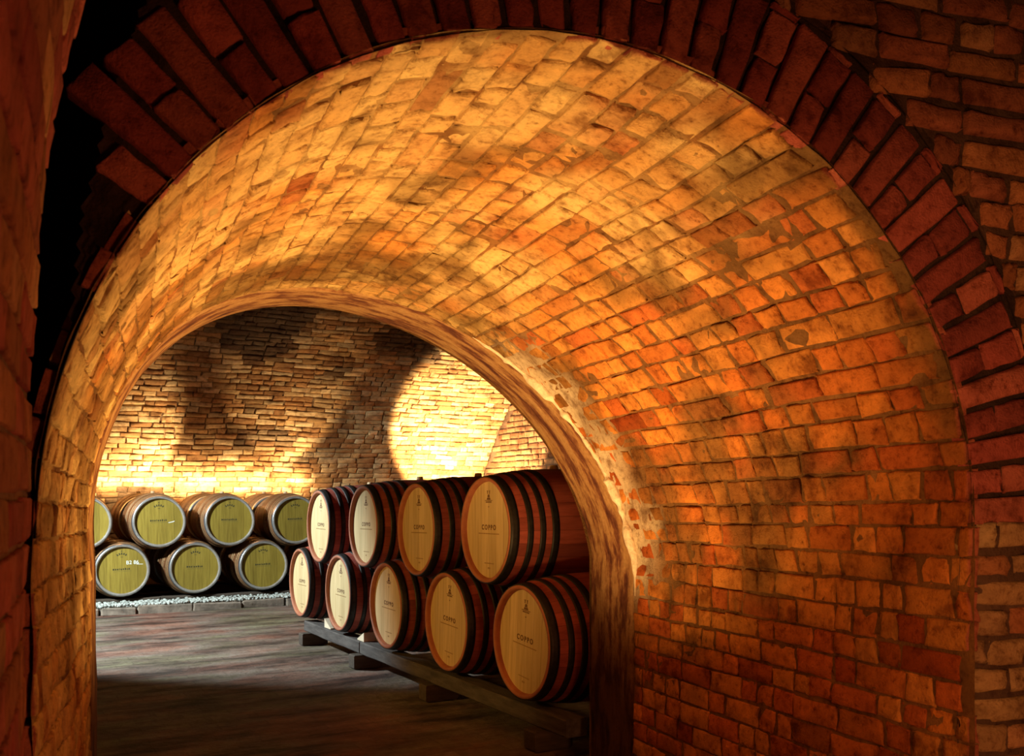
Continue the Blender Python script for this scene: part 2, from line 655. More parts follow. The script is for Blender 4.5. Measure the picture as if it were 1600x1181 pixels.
hm = lambda A, B: -.0055 + .009 * (fbm(np.stack([A * LT * 9, B * 9, 0 * A], -1), 8, 3) - .5) + .007 * sstep(.70, .95, A) * sstep(.61, .655, B / P_TOT) * sstep(.87, .82, B / P_TOT)
Vm, Qm, Am, Bm = grid_mesh(tunnel, np.linspace(0, 1, 150), np.linspace(0, P_TOT, 420), hm)
V_, Qd, T_ = joinm([(Vb, Qb, Tb), (Vm, Qm, tint_mortar(Vm, Am, Bm))])
structure(mesh_obj('wall_passage', V_, Qd, M['brick'], tint=T_))

# --- plaster reveal at the far end
def rim_surf(a, b, h):
    q = b / P_TOT
    p = cv(FC, q)
    e = .002
    t = cv(FC, np.clip(q + e, 0, 1)) - cv(FC, np.clip(q - e, 0, 1))
    n = np.cross(t, np.broadcast_to(AX, t.shape))
    n = n / np.linalg.norm(n, axis=-1, keepdims=True) * TSG
    return p + AX * (np.asarray(a) * RIM)[..., None] + n * np.asarray(h)[..., None]


def rim_h(A, B):
    n = fbm(np.stack([A * 1.5, B * 3.5, 0 * A], -1), 41, 3) - .5
    return -.001 + .02 * n + .008 * np.sin(np.clip(A, 0, 1) * PI) - .012 * sstep(.04, 0, A) - .012 * sstep(.94, 1, A)


Vr, Qr, Ar, Br = grid_mesh(rim_surf, np.concatenate([[0, .01, .03], np.linspace(.06, .94, 26), [.97, .99, 1.0]]), np.linspace(0, P_TOT, 420), rim_h)
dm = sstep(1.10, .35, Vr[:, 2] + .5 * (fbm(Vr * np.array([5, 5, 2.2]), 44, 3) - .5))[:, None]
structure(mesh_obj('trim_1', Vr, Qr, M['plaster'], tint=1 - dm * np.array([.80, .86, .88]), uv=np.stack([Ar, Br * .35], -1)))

# --- lumpy white mortar squeezed out along the end of the brick wall
def bead():
    b = np.linspace(.615, .85, 300) * P_TOT
    t = np.linspace(0, 2 * PI, 9)[:-1]
    rad = .002 + .008 * sstep(.615, .63, b / P_TOT) * sstep(.85, .82, b / P_TOT) + .022 * sstep(.35, .7, fbm(np.stack([b * 9, 0 * b, 0 * b], -1), 4, 3)) * sstep(.615, .645, b / P_TOT) * sstep(.85, .81, b / P_TOT)
    B, Tt = np.meshgrid(b, t, indexing='ij')
    Rr = rad[:, None] * (1 + .5 * (fbm(np.stack([B * 22, np.cos(Tt) * 1.5, np.sin(Tt) * 1.5], -1), 6, 2) - .5))
    A = 1 - .012 + np.cos(Tt) * Rr * 1.3 / LT
    Hh = .002 + np.sin(Tt) * Rr * .7
    P = tunnel(np.clip(A, 0, 1.03), B, Hh)
    na, nb = P.shape[:2]
    f = [(i * nb + j, (i + 1) * nb + j, (i + 1) * nb + (j + 1) % nb, i * nb + (j + 1) % nb) for i in range(na - 1) for j in range(nb)]
    return P.reshape(-1, 3), np.array(f)


vb, fb = bead()
structure(mesh_obj('trim_2', vb, fb, M['lime']))

# ================================================================== near face: voussoirs and coursed brick
C2 = np.array([(236, -60), (217, 0), (190, 85), (159, 179), (142, 257), (125, 311), (115, 379), (106, 450), (98, 520), (84, 600)], float)


def px2face(px, py):
    t = (px - CX) / F
    z = Z_N / (1 - S_N * t)
    return t * z * NUV, (HY - py) / F * z


c2u, c2h = px2face(C2[:, 0], C2[:, 1])


def left_edge(h):
    o = np.argsort(c2h)
    return np.interp(h, c2h[o], c2u[o])


def ring_surf(a, b, d):
    """a radial distance from the intrados, b angle (metres at the intrados) from the left springing"""
    th = b / NR
    rr = NR + a
    return face_pt(NU - rr * np.cos(th), NH + rr * np.sin(th), d)


r = np.random.default_rng(5)
parts = []
rects, cols = [], []
FC_RED = np.array([[.44, .105, .075], [.37, .08, .06], [.47, .13, .085], [.32, .07, .055]])
nv = round(PI * NR / .074)
bw = PI * NR / nv
for i in range(nv):
    th = (i + .5) / nv * PI
    left = th < PI * .55
    depth_n = 4 if left else 1
    seq = [.255] if i % 2 == 0 else [.12, .125]
    aa = 0.0
    k = 0
    lim = .80 if left else .27
    while aa < lim - .02:
        L = seq[k % len(seq)] if k < len(seq) else .255
        L = min(L, lim - aa)
        s0, s1 = (aa + .005 if aa == 0 else aa + .005), aa + L - .005
        u_m = NU - (NR + (s0 + s1) / 2) * math.cos(th)
        h_m = NH + (NR + (s0 + s1) / 2) * math.sin(th)
        if u_m > left_edge(h_m) + .02 and h_m < 1.35:
            grow = 1 + (s0 + s1) / 2 / NR
            rects.append((s0, s1, i * bw + .006 / grow, (i + 1) * bw - .006 / grow))
            cols.append(FC_RED[r.integers(0, 4)] * r.uniform(.75, 1.15))
        aa += L
        k += 1
parts.append(brick_mesh(ring_surf, rects, cols, depth=.045, cham=.007, jit=.0045, hj=.005, tilt=.008, rough=.003, seed=8))


def face_surf(a, b, d):
    w = (fbm(np.stack([a * 2, b * 2, 0 * a], -1), 12, 2) - .5) * .03
    # worn, rounded arris beside the opening
    e = np.clip((.10 - (np.asarray(a) - (NU + NR))) / .10, 0, 1)
    return face_pt(a, b, d + w - .05 * e * e * (np.asarray(b) < NH + .1))


rects, cols = [], []
cr = courses(-EYE, 1.42, .079, NU - .2, NU + NR + 1.15, (.25, .125, .6), .011, r, .007)
FC_OR = np.array([[.46, .18, .075], [.40, .14, .06], [.50, .24, .11], [.34, .11, .06]])
for a0, a1, b0, b1 in cr:
    bm_, am_ = (b0 + b1) / 2, (a0 + a1) / 2
    if bm_ < NH:
        lo = NU + NR + .004
    else:
        dd = (NR + .285) ** 2 - (bm_ - NH) ** 2
        lo = NU + math.sqrt(dd) if dd > 0 else NU + .12 + .3 * (bm_ - 1.2)
        if bm_ > NH and dd > 0:
            lo = max(lo, NU + .2)
    if a1 < lo + .035:
        continue
    a0 = max(a0, lo)
    rects.append((a0, a1, b0, b1))
    c = FC_OR[r.integers(0, 4)] * r.uniform(.7, 1.15)
    if bm_ < -.0 and r.random() < .6:
        c = c * .5 + np.array([.50, .36, .16]) * .5 * r.uniform(.7, 1.1)
    cols.append(c)
parts.append(brick_mesh(face_surf, rects, cols, depth=.045, cham=.012, jit=.008, hj=.007, tilt=.014, rough=.004, seed=9))
# mortar bed behind, cut round the opening
def bed(surf, a, b, h, tint=(.095, .05, .032)):
    v, q, A, B = grid_mesh(surf, a, b, h)
    n = fbm(v * 7, 21, 3)[:, None]
    return v, q, np.array(tint) * (.5 + 1.0 * n)


hb = lambda A, B: -.013 * sstep(0, .02, A) - .003 + .014 * (fbm(np.stack([A * 9, B * 9, 0 * A], -1), 18, 3) - .5)
v, q, t = bed(ring_surf, np.linspace(0, .30, 30), np.linspace(PI * NR * .55, PI * NR, 200), hb, (.05, .027, .018))
parts.append((v, q, t))
# left part of the ring, each ray cut off at the curved edge of the masonry
def ring_left(a, b, d):
    th = b / NR
    mx = np.zeros(th.shape)
    for s in np.linspace(0, .85, 60):
        u = NU - (NR + s) * np.cos(th)
        h = NH + (NR + s) * np.sin(th)
        mx = np.where((u > left_edge(h)) & (mx >= s - .0146), s, mx)
    return ring_surf(a * np.maximum(mx, .012), b, d)


v, q, t = bed(ring_left, np.linspace(0, 1, 40), np.linspace(0, PI * NR * .55, 220), hb, (.05, .027, .018))
parts.append((v, q, t))


def field_right(a, b, d):
    """a 0..1 from the ring / jamb to the far side of the face"""
    dd = np.clip((NR + .27) ** 2 - np.clip(b - NH, 0, None) ** 2, 0, None)
    lo = np.where(b < NH, NU + NR, NU + np.sqrt(dd))
    hi = NU + NR + 1.15
    return face_surf(lo + (hi - lo) * a, b, d)


v, q, t = bed(field_right, np.linspace(0, 1, 60), np.concatenate([np.linspace(-EYE, NH - .001, 60), np.linspace(NH + .001, 1.42, 100)]), hb)
parts.append((v, q, t))
V_, Qd, T_ = joinm(parts)
structure(mesh_obj('wall_near', V_, Qd, M['brick'], tint=T_))

# ------------------------------------------------------------------ dark recess behind the left edge of the face
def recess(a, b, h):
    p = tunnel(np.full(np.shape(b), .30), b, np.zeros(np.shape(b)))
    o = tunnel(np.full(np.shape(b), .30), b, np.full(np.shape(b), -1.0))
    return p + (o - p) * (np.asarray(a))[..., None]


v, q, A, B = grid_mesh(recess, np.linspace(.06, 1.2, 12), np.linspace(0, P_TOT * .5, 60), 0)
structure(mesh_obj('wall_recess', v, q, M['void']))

# ------------------------------------------------------------------ brick wall close by at the left edge
PA = np.array([(43 - CX) / F * 1.62, 1.62])
PB = np.array([(0 - CX) / F * 1.10, 1.10])
DL = (PB - PA) / np.linalg.norm(PB - PA)
NL = np.array([-DL[1], DL[0]])
if NL[0] < 0:
    NL = -NL


def lean(h):
    d = np.clip(h - .12, 0, None)
    return .20 * d * d


def left_surf(a, b, h):
    a, b, h = np.asarray(a, float), np.asarray(b, float), np.asarray(h, float)
    w = (fbm(np.stack([a * 3, b * 3, 0 * a], -1), 52, 2) - .5) * .02
    x = PA[0] + DL[0] * a + NL[0] * (h + w) + lean(b)
    z = PA[1] + DL[1] * a + NL[1] * (h + w)
    return c2w(x, z, b)


r = np.random.default_rng(14)
cr = courses(-EYE, 1.25, .079, 0, 1.5, (.25, .125, .55), .010, r, .006)
colr = FC_OR[r.integers(0, 4, len(cr))] * r.uniform(.75, 1.2, (len(cr), 1))
rd = (r.random(len(cr)) < .55)[:, None]
colr = np.where(rd, FC_RED[r.integers(0, 4, len(cr))], colr)
b1_ = brick_mesh(left_surf, cr, colr, depth=.03, cham=.005, jit=.003, hj=.0006, tilt=.0008, rough=.0008, seed=10)
b2_ = bed(left_surf, np.linspace(0, 1.5, 60), np.linspace(-EYE, 1.25, 120), -.008, (.26, .14, .07))
# the end of that wall, turning away into the recess
def left_end(a, b, h):
    p = left_surf(np.zeros(np.shape(b)), b, np.zeros(np.shape(b)) - .008)
    d = c2w(np.array(-.9), np.array(.25), np.array(0.)) - c2w(np.array(0.), np.array(0.), np.array(0.))
    return p + np.asarray(a)[..., None] * d


b3_ = bed(left_end, np.linspace(0, .8, 8), np.linspace(-EYE, 1.25, 60), 0, (.10, .06, .04))
V_, Qd, T_ = joinm([b1_, b2_, b3_])
structure(mesh_obj('wall_left', V_, Qd, M['brick'], tint=T_))

# ================================================================== the far cellar: barrel vault along X
YC, ZC, RV = 9.17, -1.56, 5.91                   # axis and radius of the vault
ZSP = 1.0                                        # springing
HALF = math.sqrt(RV ** 2 - (ZSP - ZC) ** 2)
X_END = 7.46
ARC0 = math.atan2(ZSP - ZC, HALF)                # angle of the springing


def vault_back(a, b, h):
    """a along X, b metres up the back wall from the floor"""
    a, b, h = np.asarray(a, float), np.asarray(b, float), np.asarray(h, float)
    th = ARC0 + np.clip(b - ZSP, 0, None) / RV
    y = YC + np.cos(th) * (RV - h)
    z = ZC + np.sin(th) * (RV - h)
    y = np.where(b < ZSP, YC + HALF - h, y)
    z = np.where(b < ZSP, b, z)
    w = (fbm(np.stack([a * 1.1, b * 1.1, 0 * a], -1), 61, 3) - .5) * .10
    th2 = np.where(b < ZSP, 0, th)
    return np.stack([a + 0 * b, y - w * np.cos(th2), z - w * np.sin(th2)], -1)


r = np.random.default_rng(33)
cr = courses(.6, 5.9, .092, .2, X_END, (.29, .15, .6), .010, r, .009)
colr = np.array([[.66, .42, .20], [.57, .32, .13], [.72, .50, .27], [.48, .24, .095]])[r.integers(0, 4, len(cr))] * r.uniform(.75, 1.15, (len(cr), 1))
cen = vault_back((cr[:, 0] + cr[:, 1]) / 2, (cr[:, 2] + cr[:, 3]) / 2, np.zeros(len(cr)))
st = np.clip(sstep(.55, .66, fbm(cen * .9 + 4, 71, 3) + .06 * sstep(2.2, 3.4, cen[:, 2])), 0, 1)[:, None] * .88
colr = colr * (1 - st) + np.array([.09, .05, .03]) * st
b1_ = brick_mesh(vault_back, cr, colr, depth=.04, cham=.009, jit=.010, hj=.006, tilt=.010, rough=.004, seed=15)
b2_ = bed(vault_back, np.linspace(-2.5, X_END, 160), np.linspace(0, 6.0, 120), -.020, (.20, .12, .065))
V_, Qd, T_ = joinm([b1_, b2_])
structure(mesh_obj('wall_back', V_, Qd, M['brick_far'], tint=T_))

# rest of the vault overhead, down to the springing on the near side
TH1 = ARC0 + (5.98 - ZSP) / RV


def vault_rest(a, b, h):
    th = TH1 + b * (PI - ARC0 - TH1)
    return np.stack([a + 0 * b, YC + np.cos(th) * RV, ZC + np.sin(th) * RV], -1)


# front side of the vault has the arched opening; build it in strips round the opening
v, q, A, B = grid_mesh(vault_rest, np.linspace(-2.5, X_END, 30), np.linspace(0, .5, 40), 0)
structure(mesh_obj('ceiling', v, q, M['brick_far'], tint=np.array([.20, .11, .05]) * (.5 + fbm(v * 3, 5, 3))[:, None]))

# front wall: from the plaster edge outwards to the limits of the room
IN = rim_surf(np.ones(801), Q_ * P_TOT, np.zeros(801))


def front_y(z):
    z = np.asarray(z, float)
    return np.where(z < ZSP, YC - HALF, YC - np.sqrt(np.clip(RV ** 2 - (z - ZC) ** 2, 0, None)))


def front_surf(a, b, h):
    q = np.asarray(b) / P_TOT
    p = cv(IN, q)
    # outer target on a box
    cx_, cz_ = p[..., 0].mean(), 1.0
    X0, X1, Z1 = -2.5, X_END, 3.35
    dx = p[..., 0] - 1.9
    dz = np.clip(p[..., 2] - 1.1, 0, None)
    tx = np.where(dx < 0, (X0 - p[..., 0]) / np.minimum(dx, -1e-3), (X1 - p[..., 0]) / np.maximum(dx, 1e-3))
    tz = np.where(dz > 1e-3, (Z1 - p[..., 2]) / np.maximum(dz, 1e-3), 1e9)
    t = np.minimum(np.abs(tx), np.abs(tz))
    A = np.asarray(a)
    x = p[..., 0] + dx * t * A
    z = p[..., 2] + dz * t * A
    y0 = p[..., 1]
    y1 = front_y(z)
    k = sstep(0, .25, A)
    y = y0 * (1 - k) + np.maximum(y1, YC - HALF) * k
    return np.stack([x, y, z], -1)


v, q, A, B = grid_mesh(front_surf, np.concatenate([np.linspace(0, .25, 10), np.linspace(.3, 1, 12)]), np.linspace(0, P_TOT, 160), 0)
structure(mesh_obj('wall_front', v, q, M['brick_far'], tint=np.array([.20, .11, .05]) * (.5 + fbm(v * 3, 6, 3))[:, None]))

# end wall of the cellar
def end_surf(a, b, h):
    """a along Y, b up"""
    w = (fbm(np.stack([a * 1.3, b * 1.3, 0 * a], -1), 63, 3) - .5) * .06
    return np.stack([X_END - h - w, a + 0 * b, b + 0 * a], -1)


r = np.random.default_rng(35)
cr = courses(.7, 3.6, .092, 10.0, YC + HALF, (.29, .15, .6), .014, r, .006)
keep = []
for a0, a1, b0, b1 in cr:
    d = ((a0 + a1) / 2 - YC) ** 2 + (b1 - ZC) ** 2
    if d < (RV - .05) ** 2 or b1 < ZSP:
        keep.append((a0, a1, b0, b1))
cr = np.array(keep)
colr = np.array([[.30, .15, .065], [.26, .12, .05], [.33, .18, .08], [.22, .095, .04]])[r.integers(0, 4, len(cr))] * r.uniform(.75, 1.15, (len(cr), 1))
b1_ = brick_mesh(end_surf, cr, colr, depth=.04, cham=.012, jit=.006, hj=.006, tilt=.01, rough=.003, seed=16)
b2_ = bed(end_surf, np.linspace(YC - HALF, YC + HALF, 60), np.linspace(0, 4.4, 40), -.020, (.16, .09, .05))
V_, Qd, T_ = joinm([b1_, b2_])
structure(mesh_obj('wall_end', V_, Qd, M['brick_far'], tint=T_))
# other end, out of view
v, q, A, B = grid_mesh(lambda a, b, h: np.stack([-2.5 + 0 * a, a, b], -1), np.linspace(YC - HALF, YC + HALF, 20), np.linspace(0, 4.4, 10), 0)
structure(mesh_obj('wall_side', v, q, M['brick_far'], tint=np.array([.22, .13, .06]) * (.5 + fbm(v * 3, 7, 3))[:, None]))

# floor
def floor_surf(a, b, h):
    return np.stack([a, b, np.asarray(h)], -1)


hf = lambda A, B: .012 * (fbm(np.stack([A * 1.3, B * 1.3, 0 * A], -1), 90, 3) - 1.0)
v, q, A, B = grid_mesh(floor_surf, np.linspace(-2.6, 7.6, 220), np.linspace(-.8, 14.7, 330), hf)
structure(mesh_obj('floor', v, q, M['floor']))

# ================================================================== barrels
BL, BRIM, BHEAD = .95, .303, .277


def brad(x, rb):
    t = 2 * x / BL - 1
    return rb - (rb - BRIM) * abs(t) ** 2.1


def lathe(prof, n=56, closed=False):
    v, f = [], []
    for x, rr in prof:
        for k in range(n):
            a = 2 * PI * k / n
            v.append((x, rr * math.cos(a), rr * math.sin(a)))
    m = len(prof)
    for i in range(m - 1 if not closed else m):
        for k in range(n):
            a, b = i * n + k, i * n + (k + 1) % n
            c, d = ((i + 1) % m) * n + (k + 1) % n, ((i + 1) % m) * n + k
            f.append((a, d, c, b))
    return v, f


def disc(x, rr, n=56, rings=4, sgn=1):
    v = [(x, 0, 0)]
    f = []
    for i in range(1, rings + 1):
        for k in range(n):
            a = 2 * PI * k / n
            v.append((x, rr * i / rings * math.cos(a), rr * i / rings * math.sin(a)))
    for k in range(n):
        f.append((0, 1 + (k + 1) % n, 1 + k))
    for i in range(rings - 1):
        for k in range(n):
            a, b = 1 + i * n + k, 1 + i * n + (k + 1) % n
            f.append((a, b, b + n, a + n))
    if sgn < 0:
        f = [q[::-1] for q in f]
    return v, f


def text_mesh(txt, size, depth=.0009, space=1.0, bold=0.0):
    """flat lettering as verts/faces in the head plane: reading direction is -y, up is z, facing -x"""
    cu = bpy.data.curves.new('t', 'FONT')
    cu.body = txt
    cu.size = size
    cu.align_x = 'CENTER'
    cu.align_y = 'CENTER'
    cu.space_character = space
    cu.extrude = depth
    cu.offset = bold
    o = bpy.data.objects.new('t', cu)
    COL.objects.link(o)
    dg = bpy.context.evaluated_depsgraph_get()
    me = bpy.data.meshes.new_from_object(o.evaluated_get(dg))
    v = [(-p.co.z, -p.co.x, p.co.y) for p in me.vertices]
    f = [tuple(p.vertices) for p in me.polygons]
    bpy.data.objects.remove(o)
    bpy.data.curves.remove(cu)
    bpy.data.meshes.remove(me)
    return v, f


def marks(mb, pieces, x=0.0, d=.0009):
    """flat quads (polygons in reading coordinates right, up), given thickness"""
    for poly in pieces:
        n = len(poly)
        v = [(x - d, -p[0], p[1]) for p in poly] + [(x, -p[0], p[1]) for p in poly]
        f = [tuple(range(n)), tuple(range(2 * n - 1, n - 1, -1))] + [(i, i + n, (i + 1) % n + n, (i + 1) % n) for i in range(n)]
        mb.add(v, f)


def rect(x0, x1, y0, y1):
    return [(x0, y0), (x1, y0), (x1, y1), (x0, y1)]


def hoop_mesh(x0, x1, rb, thick=.004):
    xs = [x0 + (x1 - x0) * t for t in (0, .33, .67, 1)]
    prof = [(x0, brad(x0, rb) - .002)] + [(x, brad(x, rb) + thick) for x in xs] + [(x1, brad(x1, rb) - .002)]
    return lathe(prof, 64)


def make_barrel(name, rb, m_stave, m_head, m_chime, m_end_hoop, m_hoop, kind):
    root = bpy.data.objects.new(name, None)
    link(root)
    # staves: outer skin, chime and the inner lip at both ends
    xs = np.linspace(0, BL, 25)
    prof = [(.034, BHEAD - .001), (.012, BHEAD + .003), (.0, BHEAD + .007)]
    prof += [(.0, BRIM - .003), (.004, BRIM)]
    prof += [(x, brad(x, rb)) for x in xs[1:-1]]
    prof += [(BL - .004, BRIM), (BL, BRIM - .003), (BL, BHEAD + .007), (BL - .012, BHEAD + .003), (BL - .034, BHEAD - .001)]
    v, f = lathe(prof)
    st_ = mesh_obj('staves', v, f, m_stave, root)
    st_.data.materials.append(m_chime)
    nseg = 56
    for i, p in enumerate(st_.data.polygons):
        ring = i // nseg
        if ring < 4 or ring >= len(prof) - 5:
            p.material_index = 1
    # heads
    v, f = disc(.030, BHEAD + .002)
    hd = mesh_obj('head', v, f, m_head, root, smooth=False)
    v, f = disc(BL - .030, BHEAD + .002, sgn=-1)
    mesh_obj('head', v, f, m_head, root, smooth=False)
    # hoops
    hp = [(.003, .052), (.100, .134), (.174, .208), (.248, .292)] if kind == 'fresh' else [(-.002, .050), (.085, .110), (.135, .160), (.260, .292), (.318, .350)]
    for k, (a, b) in enumerate(hp):
        for (p0, p1) in ((a, b), (BL - b, BL - a)):
            v, f = hoop_mesh(p0, p1, rb)
            mesh_obj('hoop', v, f, m_end_hoop if k == 0 else m_hoop, root)
    # bung
    v, f = lathe([(-.004, .027), (.020, .024), (.023, .020), (.023, .0005)], 20)
    v = [(BL / 2 + p[1], p[2], rb + p[0]) for p in v]
    mesh_obj('bung', v, f, M['bung'], root)
    # branding
    X = .030
    if kind == 'fresh':
        tv, tf = text_mesh('COPPO', .040, .0008, 1.45, .0012)
        mb = MB()
        mb.add([(p[0] + X - .0004, p[1], p[2] + .012) for p in tv], tf)
        mb.build('lettering', M['ink'], hd)
        mb = MB()
        pcs = []
        x = -.125
        rr = random.Random(3)
        while x < .125:
            w = rr.uniform(.004, .010)
            pcs.append(rect(x, x + w, -.026, -.0205))
            x += w + .003
        marks(mb, pcs, X, .0007)
        mb.build('small_print', M['ink_soft'], hd)
        mb = MB()
        pcs = []
        x = -.055
        while x < .055:
            w = rr.uniform(.004, .010)
            pcs.append(rect(x, x + w, -.196, -.191))
            x += w + .004
        for xx in (-.012, .004):
            pcs.append(rect(xx, xx + .008, -.226, -.216))
        marks(mb, pcs, X, .0007)
        mb.build('cooper_mark', M['ink_soft'], hd)
        mb = MB()
        e = .176
        pcs = [rect(-.017, -.010, e + .030, e + .048), rect(.008, .015, e + .030, e + .048),
               rect(-.020, -.006, e + .045, e + .049), rect(.005, .018, e + .045, e + .049),
               [(-.014, e + .010), (.014, e + .010), (.010, e + .026), (-.010, e + .026)],
               [(-.024, e - .004), (.024, e - .004), (.017, e + .008), (-.017, e + .008)],
               rect(-.045, .045, e - .010, e - .0065),
               rect(-.005, .005, e - .047, e - .041)]
        x = -.034
        while x < .032:
            w = rr.uniform(.005, .009)
            pcs.append(rect(x, x + w, e - .021, e - .0135))
            x += w + .003
        marks(mb, pcs, X, .0008)
        mb.build('emblem', M['ink'], hd)
    else:
        rr = random.Random(9)
        mb = MB()
        pcs = []
        x = -.105
        for w in (.018, .014, .016, .008, .016, .014, .016, .010, .014):
            pcs.append(rect(x, x + w, .004, .026 + rr.uniform(-.004, .002)))
            x += w + .008
        marks(mb, pcs, X, .0008)
        mb.build('lettering', M['ink_green'], hd)
        mb = MB()
        pcs = []
        for k in range(5):
            a = (k - 2) * .30
            cx_, cy_ = .085 * math.sin(a), .115 + .085 * math.cos(a)
            ca, sa = math.cos(-a), math.sin(-a)
            w, h_ = .009, .012
            pcs.append([(cx_ + px * ca - py * sa, cy_ + px * sa + py * ca) for px, py in ((-w, -h_), (w, -h_), (w * .7, h_), (-w * .7, h_))])
        pcs.append([(-.008, .225), (.008, .225), (.0, .243)])
        pcs.append(rect(-.014, .014, .158, .163))
        marks(mb, pcs, X, .0008)
        mb.build('emblem', M['ink_green'], hd)
        mb = MB()
        pcs = []
        x = -.095
        while x < .095:
            w = rr.uniform(.005, .012)
            pcs.append(rect(x, x + w, -.014, -.008))
            x += w + .005
        marks(mb, pcs, X, .0007)
        mb.build('small_print', M['ink_green_soft'], hd)
    return root


def dup(root):
    n = root.copy()
    COL.objects.link(n)
    for ch in list(root.children):
        c = ch.copy()
        COL.objects.link(c)
        c.parent = n
        for g in list(ch.children):
            d = g.copy()
            COL.objects.link(d)
            d.parent = c
    return n


def place(o, x, y, z, rz, roll):
    """barrel axis along local x; the origin of the root sits at the lowest point below the front head"""
    o.matrix_world = Matrix.Translation((x, y, z)) @ Matrix.Rotation(rz, 4, 'Z') @ Matrix.Rotation(roll, 4, 'X')


RB = .355
fresh = make_barrel('wine_barrel', RB, M['stave_red'], M['oak_head'], M['chime'], M['iron'], M['iron'], 'fresh')
XR = 2.531                                       # front of the aisle stack
ZLOW = .540
low_px = [820.0, 702.0, 607.3, 532.5, 472.1]     # where the head centres stand along the aisle
top_px = [762.8, 655.7, 571.2, 502.1]


def along(px):
    t = (px - CX) / F
    return (XR + .03) / (CC * t + SS) * (CC - SS * t)


low_y = [along(p) for p in low_px]
top_y = [along(p) for p in top_px]
lows = ['amber head and lettering tilted downhill, lower row, nearest the plaster arch', 'amber head with a grey smudge low down, lower row',
        'tan-yellow head, middle of the lower row on the timber rail', 'cream white head, lower row, second from the far end of the rail',
        'narrow cream white head, lower row, at the far end of the rail']
tops = ['broad golden head, upper row, cut by the plaster arch', 'golden tan head, upper row, second from the plaster arch',
        'pale gold head, upper row, second from the far end', 'pale cream head, upper row, at the far end of the aisle stack']
rollL = [math.radians(d) for d in (4.5, 2.5, 1.0, .5, -.5)]
rollT = [math.radians(d) for d in (-.5, -1.0, -.5, .5)]
for i, y in enumerate(low_y):
    o = fresh if i == 0 else dup(fresh)
    place(o, XR, y, ZLOW, 0, rollL[i])
    tag(o, 'wine barrel with ' + lows[i], 'barrel', 'aisle stack, lower row of barrels')
for i, y in enumerate(top_y):
    z = max(ZLOW + math.sqrt((2 * (RB + .0048)) ** 2 - (y - q) ** 2) for q in low_y if abs(y - q) < .72)
    o = dup(fresh)
    place(o, XR + .004 * (-1) ** i, y, z, 0, rollT[i])
    tag(o, 'wine barrel with ' + tops[i], 'barrel', 'aisle stack, upper row of barrels')

# ---- the stack along the back wall
RBB = .352
aged = make_barrel('wine_barrel', RBB, M['stave_brown'], M['olive_head'], M['chime_grey'], M['zinc'], M['rust'], 'aged')
YB = 12.08
bx = [.672, 1.517, 2.362, 3.207, 4.052]
ZBL = .432
ZBT = ZBL + math.sqrt((2 * (RBB + .0055)) ** 2 - (.845 / 2) ** 2)
posb = {0: 'hidden behind the passage wall', 1: 'chalk-marked, first beside the passage jamb', 2: 'plain head, middle of three', 3: 'third from the passage jamb, behind the end of the aisle stack', 4: 'behind the aisle stack'}
chalked = None
used = False
front_low = []
for i, x in enumerate(bx):
    o = aged if not used else dup(aged)
    used = True
    place(o, x, YB, ZBL, PI / 2, math.radians(R0.uniform(-2, 2)))
    lab = ['aged barrel of the lower back row, behind the passage jamb, beside the chalk-marked one',
           'aged barrel with white chalk writing on its ochre head, lower back row',
           'olive-headed aged barrel on the back rail, lower row, next to the chalk-marked one',
           'green-olive headed aged barrel, lower back row, beside the cream-headed aisle barrels',
           'aged barrel on the back rail, lower row, hidden behind the end of the aisle stack'][i]
    tag(o, lab, 'barrel', 'back stack, lower front row of barrels')
    front_low.append(o)
    if i == 1:
        chalked = o
tx = [(bx[i] + bx[i + 1]) / 2 for i in range(4)]
labt = ['aged barrel cut off by the passage jamb, upper front row of the back stack',
        'ochre-olive headed barrel with faint chalk dash, upper back row, above the chalk-marked barrel',
        'olive headed barrel between dash-marked and green headed ones, upper back row',
        'green headed aged barrel partly behind the pale aisle barrel, upper back row']
front_top = []
for i, x in enumerate(tx):
    o = dup(aged)
    place(o, x, YB + .01, ZBT, PI / 2, math.radians(R0.uniform(-1.5, 1.5)))
    tag(o, labt[i], 'barrel', 'back stack, upper front row of barrels')
    front_top.append(o)
YB2 = YB + BL + .10
labr = ['brown barrel by the lit wall behind the upper barrel cut off by the jamb',
        'brown barrel by the lit wall behind the upper ochre headed barrel with chalk dash',
        'brown barrel by the lit wall behind the upper olive headed barrel',
        'brown barrel by the lit wall behind the upper green headed barrel']
for i, x in enumerate(tx):
    o = dup(aged)
    place(o, x - .02, YB2, ZBT, PI / 2, math.radians(R0.uniform(-2, 2)))
    tag(o, labr[i], 'barrel', 'back stack, upper rear row of barrels')
labr = ['dark barrel in the shade behind the lower barrel beyond the jamb',
        'dark barrel in the shade behind the lower chalk-marked barrel',
        'dark barrel in the shade behind the lower plain olive-headed barrel',
        'dark barrel in the shade behind the lower green-olive barrel',
        'dark barrel in the shade behind the hidden lower barrel']
for i, x in enumerate(bx):
    o = dup(aged)
    place(o, x - .02, YB2, ZBL, PI / 2, math.radians(R0.uniform(-2, 2)))
    tag(o, labr[i], 'barrel', 'back stack, lower rear row of barrels')

# chalk marks (on the heads of two barrels)
def head_of(root):
    return [c for c in root.children if c.name.split('.')[0] == 'head'][0]


